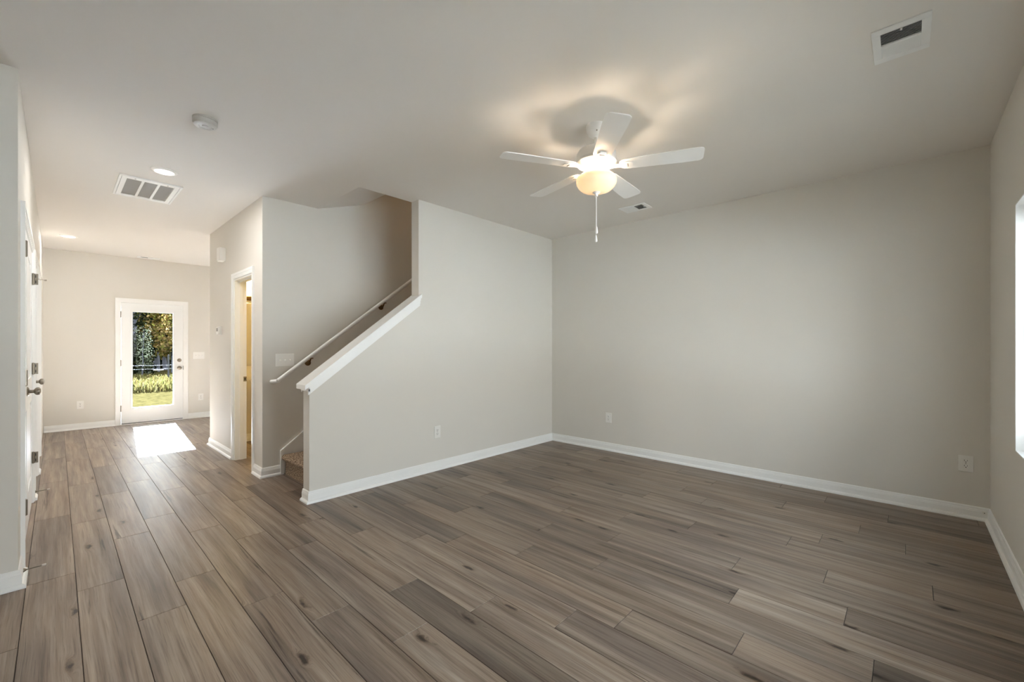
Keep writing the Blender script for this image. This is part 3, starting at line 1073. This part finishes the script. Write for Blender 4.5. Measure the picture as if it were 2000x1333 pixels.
# spring door stops on the baseboards
def door_stop(loc, label):
    root = empty('door_stop', loc)
    tag(root, label, 'door stop', 'rod door stops on the left baseboards')
    b = MB(); b.lathe([(0.0001, 0), (0.011, 0), (0.010, 0.004), (0.0045, 0.012)], (0, 0, 0), 'x', 16); b.build('base', M_nickel, root, smooth=True)
    b = MB(); b.tube((0.004, 0, 0), (0.070, 0, 0.002), 0.0036)
    b.build('rod', M_nickel, root, smooth=True)
    b = MB(); b.lathe([(0.0055, 0.068), (0.0065, 0.070), (0.0065, 0.082), (0.005, 0.085), (0.0001, 0.085)], (0, 0, 0.002), 'x', 16)
    b.build('rubber_tip', M_rubber, root, smooth=True)
door_stop((XL + 0.0145, 3.535, 0.050), 'nearest rod door stop, on the baseboard by the foyer corner')
door_stop((XL + 0.0145, 5.385, 0.050), 'further rod door stop, on baseboard between the white left doors')
g = empty('wall_grommet', (XR - 0.0140, -0.408, 0.060)); tag(g, 'tiny white round cap with dark hole on the baseboard in the right corner', 'cable cap')
b = MB(); b.lathe([(0.003, -0.003), (0.012, -0.003), (0.013, 0)], (0, 0, 0), 'x', 20); b.build('ring', M_plate, g, smooth=True)
b = MB(); b.lathe([(0.0001, -0.0022), (0.0035, -0.0022)], (0, 0, 0), 'x', 12); b.build('hole', M_slot, g)


# ------------------------------------------------------------------ ceiling fixtures
def register(loc, rz, label, w=0.305, d=0.205):
    """two-bank supply register; local x is the long side, slats run along y; near bank (low x) shows its openings"""
    root = empty('ceiling_vent', loc, rz)
    tag(root, label, 'ceiling vent', 'two-bank ceiling vents')
    iw, idp = w - 0.085, d - 0.065
    b = MB()
    z0, z1 = -0.007, 0.0
    b.box(-w / 2, -iw / 2, -d / 2, d / 2, z0, z1, bevel=0.002); b.box(iw / 2, w / 2, -d / 2, d / 2, z0, z1, bevel=0.002)
    b.box(-iw / 2, iw / 2, -d / 2, -idp / 2, z0, z1, bevel=0.002); b.box(-iw / 2, iw / 2, idp / 2, d / 2, z0, z1, bevel=0.002)
    b.box(-0.007, 0.007, -idp / 2, idp / 2, z0, z1)
    fr = b.build('frame', M_trim, root)
    b = MB(); b.box(-iw / 2, iw / 2, -idp / 2, idp / 2, -0.0012, -0.0002); b.build('duct_opening', M_duct, root)
    b = MB()
    n = 9
    for side in (-1, 1):
        for i in range(n):
            cx = side * (0.010 + (i + 0.5) * (iw / 2 - 0.012) / n)
            if side < 0:
                dx = -0.0028
            else:
                dx = 0.0052
            b.prism([(cx - dx, -0.0015), (cx - dx + 0.001, -0.0015), (cx + dx + 0.001, -0.0068), (cx + dx, -0.0068)], 'y', -idp / 2, idp / 2)
    b.build('louvers', M_trim, root)
    b = MB(); b.box(-iw / 2 - 0.004, -iw / 2 + 0.012, -0.006, 0.002, -0.012, -0.007, bevel=0.001); b.build('damper_lever', M_trim, root)
    return root


register((2.745, 0.024, H), 0, 'white two-bank ceiling vent at top right, nearest the camera')
register((4.16, 2.10, H), math.pi / 2, 'small white ceiling vent beyond the fan, near the right wall', w=0.285, d=0.20)
register((1.03, 9.14, H), 0, 'distant small ceiling vent just in front of the back door wall', w=0.285, d=0.16)

# return air grille
gr = empty('return_air_grille', (0.575, 5.19, H))
tag(gr, 'large white return air grille with three grey panels on hall ceiling', 'air grille')
w, d = 0.43, 0.66
iw, idp = 0.325, 0.53
b = MB(); z0, z1 = -0.014, 0.0
b.box(-w / 2, -w / 2 + 0.016, -d / 2, d / 2, z0, z1, bevel=0.002); b.box(w / 2 - 0.016, w / 2, -d / 2, d / 2, z0, z1, bevel=0.002)
b.box(-w / 2 + 0.016, w / 2 - 0.016, -d / 2, -d / 2 + 0.016, z0, z1, bevel=0.002); b.box(-w / 2 + 0.016, w / 2 - 0.016, d / 2 - 0.016, d / 2, z0, z1, bevel=0.002)
b.build('outer_frame', M_trim, gr)
b = MB(); z0 = -0.012
b.box(-w / 2 + 0.019, -iw / 2, -d / 2 + 0.019, d / 2 - 0.019, z0, z1, bevel=0.001); b.box(iw / 2, w / 2 - 0.019, -d / 2 + 0.019, d / 2 - 0.019, z0, z1, bevel=0.001)
b.box(-iw / 2, iw / 2, -d / 2 + 0.019, -idp / 2, z0, z1); b.box(-iw / 2, iw / 2, idp / 2, d / 2 - 0.019, z0, z1)
for x in (-iw / 6, iw / 6):
    b.box(x - 0.009, x + 0.009, -idp / 2, idp / 2, z0, z1)
inner = b.build('inner_frame', M_trim, gr)
for i in range(3):
    xa = -iw / 2 + i * iw / 3
    b = MB(); b.box(xa + 0.004, xa + iw / 3 - 0.004, -idp / 2, idp / 2, -0.004, -0.0015)
    b.build('filter_panel', M_filter, gr)
for sx in (-1, 1):
    b = MB()
    b.lathe([(0.0001, -0.014), (0.005, -0.014), (0.006, -0.012)], (sx * 0.11, -d / 2 + 0.035, 0), 'z', 12)
    b.build('screw', M_nickel, gr)

# smoke detector
sd = empty('smoke_detector', (0.652, 3.312, H))
tag(sd, 'round white smoke detector on the hall ceiling', 'smoke detector')
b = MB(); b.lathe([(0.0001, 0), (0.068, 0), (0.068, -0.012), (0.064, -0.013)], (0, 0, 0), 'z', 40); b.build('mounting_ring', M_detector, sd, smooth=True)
b = MB(); b.lathe([(0.064, -0.013), (0.065, -0.015), (0.067, -0.018), (0.067, -0.032), (0.062, -0.042), (0.050, -0.047), (0.036, -0.047), (0.033, -0.044), (0.018, -0.044), (0.014, -0.050), (0.0001, -0.051)], (0, 0, 0), 'z', 40)
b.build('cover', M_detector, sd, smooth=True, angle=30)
b = MB(); b.lathe([(0.0001, -0.0475), (0.004, -0.0475), (0.004, -0.045)], (0.042, 0, 0), 'z', 12); b.build('indicator_lens', M_slot, sd)


def can_light(loc, label, watts):
    root = empty('recessed_light', loc)
    tag(root, label, 'ceiling light', 'round recessed ceiling lights')
    b = MB(); b.lathe([(0.090, 0), (0.090, -0.003), (0.084, -0.008), (0.066, -0.012), (0.064, -0.010)], (0, 0, 0), 'z', 40)
    b.build('trim_ring', M_fan, root, smooth=True)
    b = MB(); b.lathe([(0.065, -0.010), (0.040, -0.0115), (0.0001, -0.012)], (0, 0, 0), 'z', 40)
    b.build('lens', M_led, root, smooth=True)
    l = lamp('lamp', (loc[0], loc[1], loc[2] - 0.016), watts, (1.0, 0.97, 0.93), kind='AREA', shape='DISK', size=0.12)
    return root


can_light((0.612, 4.535, H), 'nearer lit recessed ceiling light, beside the return air grille', 12.0)
can_light((0.105, 8.12, H), 'distant lit recessed ceiling light by the left wall', 4.0)

# ------------------------------------------------------------------ ceiling fan
FX, FY = 2.444, 1.513
fan = empty('ceiling_fan', (FX, FY, H))
tag(fan, 'white five-blade ceiling fan with lit cream glass bowl', 'ceiling fan')
def fz(z):
    return z - H
b = MB(); b.lathe([(0.0001, fz(2.74)), (0.068, fz(2.74)), (0.068, fz(2.728)), (0.064, fz(2.705)), (0.052, fz(2.682)), (0.030, fz(2.666)), (0.020, fz(2.662)), (0.0001, fz(2.662))], (0, 0, 0), 'z', 40)
cn = b.build('canopy', M_fan, fan, smooth=True)
b = MB(); b.lathe([(0.0001, -0.0), (0.004, 0.0)], (-0.048, -0.04, fz(2.70)), 'z', 8) if False else None
b.tube((-0.040, -0.028, fz(2.690)), (-0.047, -0.033, fz(2.684)), 0.004)
b.build('screw', M_nickel, cn)
b = MB(); b.tube((0, 0, fz(2.670)), (0, 0, fz(2.560)), 0.013, seg=20); b.build('downrod', M_fan, fan, smooth=True)
b = MB(); b.lathe([(0.014, fz(2.606)), (0.030, fz(2.604)), (0.034, fz(2.590)), (0.075, fz(2.584)), (0.115, fz(2.572)), (0.128, fz(2.552)), (0.129, fz(2.510)), (0.1295, fz(2.506)),
                   (0.133, fz(2.502)), (0.133, fz(2.490)), (0.124, fz(2.480)), (0.100, fz(2.470)), (0.078, fz(2.466)), (0.0001, fz(2.466))], (0, 0, 0), 'z', 56)
b.build('motor_housing', M_fan, fan, smooth=True, angle=35)
b = MB(); b.lathe([(0.066, fz(2.4665)), (0.066, fz(2.450)), (0.060, fz(2.444)), (0.046, fz(2.442)), (0.0455, fz(2.418)), (0.0001, fz(2.418))], (0, 0, 0), 'z', 40)
b.build('switch_housing', M_fan, fan, smooth=True, angle=35)
# glass bowl (open at the top around the fitter)
b = MB(); b.lathe([(0.088, fz(2.416)), (0.108, fz(2.410)), (0.124, fz(2.398)), (0.1325, fz(2.380)), (0.131, fz(2.358)), (0.120, fz(2.336)), (0.098, fz(2.316)), (0.065, fz(2.303)), (0.022, fz(2.298))], (0, 0, 0), 'z', 56)
b.build('glass_bowl', M_shade, fan, smooth=True, angle=80)
b = MB(); b.tube((0, 0, fz(2.42)), (0, 0, fz(2.298)), 0.005)
for i in range(3):
    a = 2 * math.pi * i / 3 + 0.4
    b.tube((0.030 * math.cos(a), 0.030 * math.sin(a), fz(2.423)), (0.048 * math.cos(a), 0.048 * math.sin(a), fz(2.414)), 0.010)
b.build('lamp_holder', M_fan, fan, smooth=True)
b = MB(); b.lathe([(0.0001, fz(2.300)), (0.026, fz(2.299)), (0.026, fz(2.295)), (0.014, fz(2.290)), (0.010, fz(2.284)), (0.009, fz(2.272)), (0.004, fz(2.268)), (0.0001, fz(2.268))], (0, 0, 0), 'z', 28)
b.build('finial', M_fan, fan, smooth=True)
for (dx, dy, ze) in ((0.0012, -0.0012, 2.072), (-0.0016, 0.0016, 2.015)):
    b = MB()
    zz = 2.270
    b.tube((dx, dy, fz(zz)), (dx, dy, fz(ze)), 0.0011, seg=6)
    while zz > ze:
        bmesh.ops.create_icosphere(b.bm, subdivisions=1, radius=0.0019, matrix=Matrix.Translation((dx, dy, fz(zz))))
        zz -= 0.0052
    ch_ = b.build('pull_chain', M_fan, fan, smooth=True)
    b = MB(); b.lathe([(0.0001, fz(ze)), (0.003, fz(ze - 0.001)), (0.006, fz(ze - 0.012)), (0.0085, fz(ze - 0.032)), (0.0080, fz(ze - 0.042)), (0.0055, fz(ze - 0.046)), (0.0001, fz(ze - 0.046))], (dx, dy, 0), 'z', 18)
    b.build('pull_knob', M_fan, ch_, smooth=True)


def blade_mesh():
    b = MB()
    top, bot = [], []
    rows = []
    R0, R1 = 0.150, 0.655
    n = 34
    for i in range(n + 1):
        t = (i / n) if i < 1 else 1 - (1 - i / n) ** 1.6
        r_ = R0 + (R1 - R0) * t
        wroot, wtip = 0.108, 0.138
        hw = (wroot + (wtip - wroot) * min(1, t * 1.3)) / 2
        if t < 0.10:
            hw *= math.sqrt(1 - ((0.10 - t) / 0.10) ** 2 * 0.75)
        d = (1 - t) * (R1 - R0)
        rc = 0.030
        if d < rc:
            hw = hw - rc + math.sqrt(max(0, rc ** 2 - (rc - d) ** 2))
        rows.append((r_, hw))
    th = 0.0055
    prev = None
    for (r_, hw) in rows:
        ring = [b.bm.verts.new((r_, -hw, th / 2)), b.bm.verts.new((r_, hw, th / 2)), b.bm.verts.new((r_, hw, -th / 2)), b.bm.verts.new((r_, -hw, -th / 2))]
        if prev:
            for q in range(4):
                b.bm.faces.new((prev[q], prev[(q + 1) % 4], ring[(q + 1) % 4], ring[q]))
        else:
            b.bm.faces.new(ring)
        prev = ring
    b.bm.faces.new(prev[::-1])
    return b


angs = [-138, -66, 6, 78, 150]
b0 = blade_mesh(); blade0 = b0.build('fan_blade', M_fan, fan, smooth=True, angle=30)
# the iron that carries the blade
b = MB()
pts = [(0.070, 0.020), (0.110, 0.014), (0.150, 0.017), (0.180, 0.030), (0.215, 0.030), (0.235, 0.018)]
for (ra, ha), (rb, hb) in zip(pts[:-1], pts[1:]):
    v = [b.bm.verts.new((r_, s * h_, z)) for (r_, h_) in ((ra, ha), (rb, hb)) for s in (-1, 1) for z in (-0.0035, -0.010)]
    # faces: order a-0 a-1 a+0 a+1 b-0 b-1 b+0 b+1
    for f in ((0, 2, 6, 4), (1, 5, 7, 3), (0, 4, 5, 1), (2, 3, 7, 6), (0, 1, 3, 2), (4, 6, 7, 5)):
        b.bm.faces.new([v[i] for i in f])
bmesh.ops.remove_doubles(b.bm, verts=b.bm.verts, dist=0.00001)
iron0 = b.build('blade_iron', M_fan, blade0)
b = MB(); b.box(0.200, 0.207, -0.017, 0.017, -0.0118, -0.0098)
slot0 = b.build('iron_slot', M_filter, blade0)
blade0.location = (0, 0, fz(2.463))
blade0.rotation_euler = (math.radians(-8.5), math.radians(0), math.radians(angs[0]))
for a in angs[1:]:
    c = blade0.copy(); COL.objects.link(c); c.parent = fan
    c.rotation_euler = (math.radians(-8.5), 0, math.radians(a))
    for chd in (iron0, slot0):
        e = chd.copy(); COL.objects.link(e); e.parent = c
for i in range(3):
    a = 2 * math.pi * i / 3 + 0.4
    lamp('fan_bulb', (FX + 0.062 * math.cos(a), FY + 0.062 * math.sin(a), 2.380), 5.4, (1.0, 0.86, 0.70), 0.020)

# ------------------------------------------------------------------ powder room things seen through the doorway
vl = empty('vanity_light', (1.83, YBATH, 1.90)); tag(vl, 'brass vanity light bar glowing above the powder room mirror', 'wall light')
b = MB(); b.box(-0.28, 0.28, -0.03, 0, 0.0, 0.055, bevel=0.003); b.build('back_bar', M_bronze, vl)
for dx in (-0.2, 0.0, 0.2):
    b = MB(); b.lathe([(0.022, 0.055), (0.034, 0.060), (0.046, 0.14), (0.040, 0.15)], (dx, -0.075, 0), 'z', 24); b.build('lamp_shade', M_vbulb, vl, smooth=True)
    b = MB(); b.tube((dx, -0.02, 0.03), (dx, -0.075, 0.055), 0.008); b.build('arm', M_bronze, vl)
lamp('powder_lamp', (1.83, YBATH - 0.16, 2.12), 24.0, (1.0, 0.72, 0.28), 0.08)
mr = empty('mirror', (1.83, YBATH, 1.015)); tag(mr, 'plain wall mirror in the powder room', 'mirror')
b = MB(); b.box(-0.28, 0.28, -0.006, 0, 0, 0.85, bevel=0.001); b.build('mirror_glass', simple('mirror_silver', (0.8, 0.8, 0.8), 0.03, metal=1.0), mr)
sk = empty('pedestal_sink', (1.98, YBATH - 0.002, 0)); tag(sk, 'white pedestal sink just inside the powder room', 'sink')
b = MB()
prof = []
for (z, sx, sy) in ((0.70, 0.10, 0.09), (0.74, 0.19, 0.15), (0.79, 0.235, 0.20), (0.83, 0.25, 0.215), (0.835, 0.235, 0.20), (0.80, 0.18, 0.15), (0.75, 0.10, 0.08)):
    prof.append([b.bm.verts.new((sx * math.cos(t), -0.215 + sy * math.sin(t), z)) for t in [2 * math.pi * i / 32 for i in range(32)]])
for a_, c_ in zip(prof[:-1], prof[1:]):
    for i in range(32):
        b.bm.faces.new((a_[i], a_[(i + 1) % 32], c_[(i + 1) % 32], c_[i]))
b.bm.faces.new(prof[-1]); b.bm.faces.new(prof[0][::-1])
b.build('basin', M_porcelain, sk, smooth=True)
b = MB(); b.lathe([(0.0001, 0), (0.12, 0), (0.115, 0.03), (0.085, 0.10), (0.075, 0.45), (0.10, 0.71), (0.0001, 0.71)], (0, -0.17, 0), 'z', 28); b.build('pedestal', M_porcelain, sk, smooth=True)
b = MB(); b.tube((0, -0.06, 0.83), (0, -0.06, 0.93), 0.012); b.tube((0, -0.06, 0.92), (0, -0.15, 0.90), 0.010); b.build('faucet', M_nickel, sk, smooth=True)

# unseen lamp added for the warm light in the stairwell
ul = empty('added_upper_light', (4.9, 4.13, 5.3)); tag(ul, 'added warm ceiling light, unseen over the upper stairs', 'ceiling light')
b = MB(); b.lathe([(0.13, 0), (0.13, -0.02), (0.10, -0.06), (0.0001, -0.075)], (0, 0, 0), 'z', 32); b.build('added_glass_shade', M_shade, ul, smooth=True)
lamp('added_upper_lamp', (4.9, 4.13, 5.12), 8.0, (1.0, 0.60, 0.16), 0.06)

# ------------------------------------------------------------------ outdoors
GZ = -0.15
b = MB(); b.box(-30, 40, YE + 0.15, 70, GZ - 0.1, GZ); struct(b.build('ground_back_lawn', M_lawn))
b = MB(); b.box(-30, 40, -40, YF - 0.16, GZ - 0.1, GZ); struct(b.build('ground_front_bounce', simple('pale_bounce_ground', srgb(158, 153, 146), 1.0, var=0.05, spec=0.0)))  # unseen front ground, made pale to bounce light onto the ceiling


def quads_mesh(name, centers, u, v, mat, parent=None):
    """many small free quads as one mesh: centres (n,3), half-edge vectors u, v (n,3)"""
    n = len(centers)
    P = np.empty((n, 4, 3), dtype=np.float32)
    P[:, 0] = centers - u - v; P[:, 1] = centers + u - v; P[:, 2] = centers + u + v; P[:, 3] = centers - u + v
    me = bpy.data.meshes.new(name)
    me.vertices.add(n * 4); me.loops.add(n * 4); me.polygons.add(n)
    me.vertices.foreach_set('co', P.ravel())
    me.loops.foreach_set('vertex_index', np.arange(n * 4, dtype=np.int32))
    me.polygons.foreach_set('loop_start', np.arange(0, n * 4, 4, dtype=np.int32))
    me.polygons.foreach_set('loop_total', np.full(n, 4, dtype=np.int32))
    me.materials.append(mat)
    me.update(); me.validate()
    o = bpy.data.objects.new(name, me)
    COL.objects.link(o)
    if parent is not None:
        o.parent = parent
    return o


RNG = np.random.default_rng(5)


def leaf_cloud(blobs, n, size):
    """blobs: (x,y,z,rx,ry,rz) ellipsoids"""
    B = np.array(blobs, dtype=np.float32)
    wgt = B[:, 3] * B[:, 4] * B[:, 5]
    idx = RNG.choice(len(B), n, p=wgt / wgt.sum())
    d = RNG.normal(size=(n, 3)); d /= np.linalg.norm(d, axis=1)[:, None]
    rad = RNG.uniform(0.35, 1.0, n) ** 0.5
    c = B[idx, :3] + d * rad[:, None] * B[idx, 3:6]
    u = RNG.normal(size=(n, 3)); u /= np.linalg.norm(u, axis=1)[:, None]
    w = RNG.normal(size=(n, 3)); v = np.cross(u, w); v /= np.linalg.norm(v, axis=1)[:, None]
    s = RNG.uniform(0.6, 1.3, n)[:, None] * size
    return c.astype(np.float32), (u * s).astype(np.float32), (v * s * 0.7).astype(np.float32)


def tree(x, y, h, r, mat, label, n=5200, low=0.9, leaf=0.055, crown=1.5, cat='tree', lean=0.0, nm='woodland_tree', blob=0.7):
    root = empty(nm, (x, y, GZ))
    tag(root, label, cat, 'trees and shrubs behind the lawn')
    b = MB()
    rnd = random.Random(int(x * 100 + y * 7))
    segs = 7
    pts = [Vector((lean * i / segs * h + rnd.uniform(-0.05, 0.05), rnd.uniform(-0.05, 0.05), h * 0.95 * i / segs)) for i in range(segs + 1)]
    pts[0] = Vector((0, 0, 0))
    for i in range(segs):
        b.tube(pts[i], pts[i + 1], r * (1 - 0.10 * i), r * (1 - 0.10 * (i + 1)), seg=10)
    for i in range(6):
        q = pts[rnd.randint(2, segs - 1)]
        a = rnd.uniform(0, 6.28)
        b.tube(q, q + Vector((math.cos(a) * crown * 0.8, math.sin(a) * crown * 0.8, 0.5)), r * 0.25, r * 0.08, seg=6)
    b.build('trunk', M_bark, root, smooth=True)
    blobs = []
    for i in range(26):
        z = low + (h - low) * (i + 0.5) / 26
        a = rnd.uniform(0, 6.28); q = crown * rnd.uniform(0.3, 0.95)
        blobs.append((lean * z + math.cos(a) * q, math.sin(a) * q, z, rnd.uniform(0.3, blob), rnd.uniform(0.3, blob), rnd.uniform(0.25, 0.5)))
    c, u, v = leaf_cloud(blobs, n, leaf)
    quads_mesh('foliage', c, u, v, mat, root)
    return root


# points on the line of sight: pixel column and distance along y
def sight(u, Y):
    kx = (u - 1000) / 829.0
    a = math.radians(43.0)
    dx, dy = math.cos(a) + kx * math.sin(a), math.sin(a) - kx * math.cos(a)
    return dx / dy * Y


front = [(262, 27.2, 0.17, M_leaf_dark, 'thick dark trunk tree at the left edge of the door glass', -700),
         (286, 29.3, 0.12, M_leaf_gold, 'slim grey trunk tree with gold leaves, second from left in the door glass', 3600),
         (305, 31.4, 0.17, M_leaf_gold, 'tall grey trunk tree with golden leaves in the middle of the door glass', 3600),
         (323, 33.4, 0.12, M_leaf_gold, 'slim trunk tree with gold leaves right of the middle trunk', 3600),
         (340, 27.2, 0.14, M_leaf_gold, 'golden-leaved tree at the right edge of the door glass', 1800),
         (206, 29.3, 0.15, M_leaf_green, 'green tree past the left edge of the door glass', 4200),
         (366, 29.3, 0.15, M_leaf_green, 'yellow-green tree past the right edge of the door glass', 4200)]
for (u_, Y_, r_, m_, lab, n_) in front:
    tree(sight(u_, Y_), Y_, 4.7, r_, m_, lab, n=n_ + 1500, low=1.0, crown=0.36, blob=0.46)
for i, x in enumerate([-4.4 + 2.1 * q for q in range(9)]):
    tree(x, 36.2 + (i % 2) * 3.4, 5.2, 0.2, M_leaf_dark if i % 3 else M_leaf_gold, 'dark evergreen in the shaded woodland row behind the golden trees', n=15000, low=0.0, crown=0.95, leaf=0.115)
for i, x in enumerate([-1.6 + 1.95 * q for q in range(6)]):
    tree(x, 24.9, 1.5, 0.04, M_leaf_dark, 'low dark bush in the shaded undergrowth between the trunks', n=3600, low=0.0, crown=0.38, leaf=0.05, cat='bush', nm='understory_bush')
tree(sight(281, 23.4), 23.4, 2.1, 0.03, M_leaf_pale, 'pale silvery-leaved sapling standing at the edge of the lawn', n=900, low=0.3, crown=0.05, leaf=0.022, blob=0.31, cat='sapling', nm='pale_sapling')

# tall dry grass strip: nobody could count it
n = 42000
X = RNG.uniform(-8, 16, n); Y = RNG.uniform(17.4, 23.6, n)
hgt = RNG.uniform(0.10, 0.34, n)
c = np.stack([X, Y, GZ + hgt / 2], 1).astype(np.float32)
u = np.stack([RNG.uniform(0.006, 0.016, n), RNG.uniform(-0.008, 0.008, n), np.zeros(n)], 1).astype(np.float32)
v = np.stack([RNG.normal(0, 0.10, n) * hgt, RNG.normal(0, 0.10, n) * hgt, hgt / 2], 1).astype(np.float32)
o = quads_mesh('tall_grass', c, u, v, M_tallgrass)
tag(o, 'strip of dry yellow tall grass between lawn and trees', 'tall grass', kind='stuff')

# wire fence with posts
fc = empty('wire_fence', (4, 20.5, GZ)); tag(fc, 'thin wire fence on grey posts in front of the trees', 'fence')
for x in (-10, -6.6, -3.2, 0.0, sight(329, 20.5) - 4, 3.6, 7.0):
    b = MB(); b.tube((x, 0, -0.02), (x, 0, 1.12), 0.032, 0.03, seg=10); b.build('post', M_post, fc, smooth=True)
for z, rr in ((0.586 - GZ, 0.007), (0.45 - GZ, 0.005)):
    b = MB(); b.tube((-10, -0.06, z), (7, -0.06, z), rr, seg=6); b.build('wire', M_wire, fc)
b = MB(); b.box(sight(299, 20.5) - 4, sight(319, 20.5) - 4, -0.09, -0.05, 0.40 - GZ, 0.42 - GZ); b.build('rail', M_wire, fc)
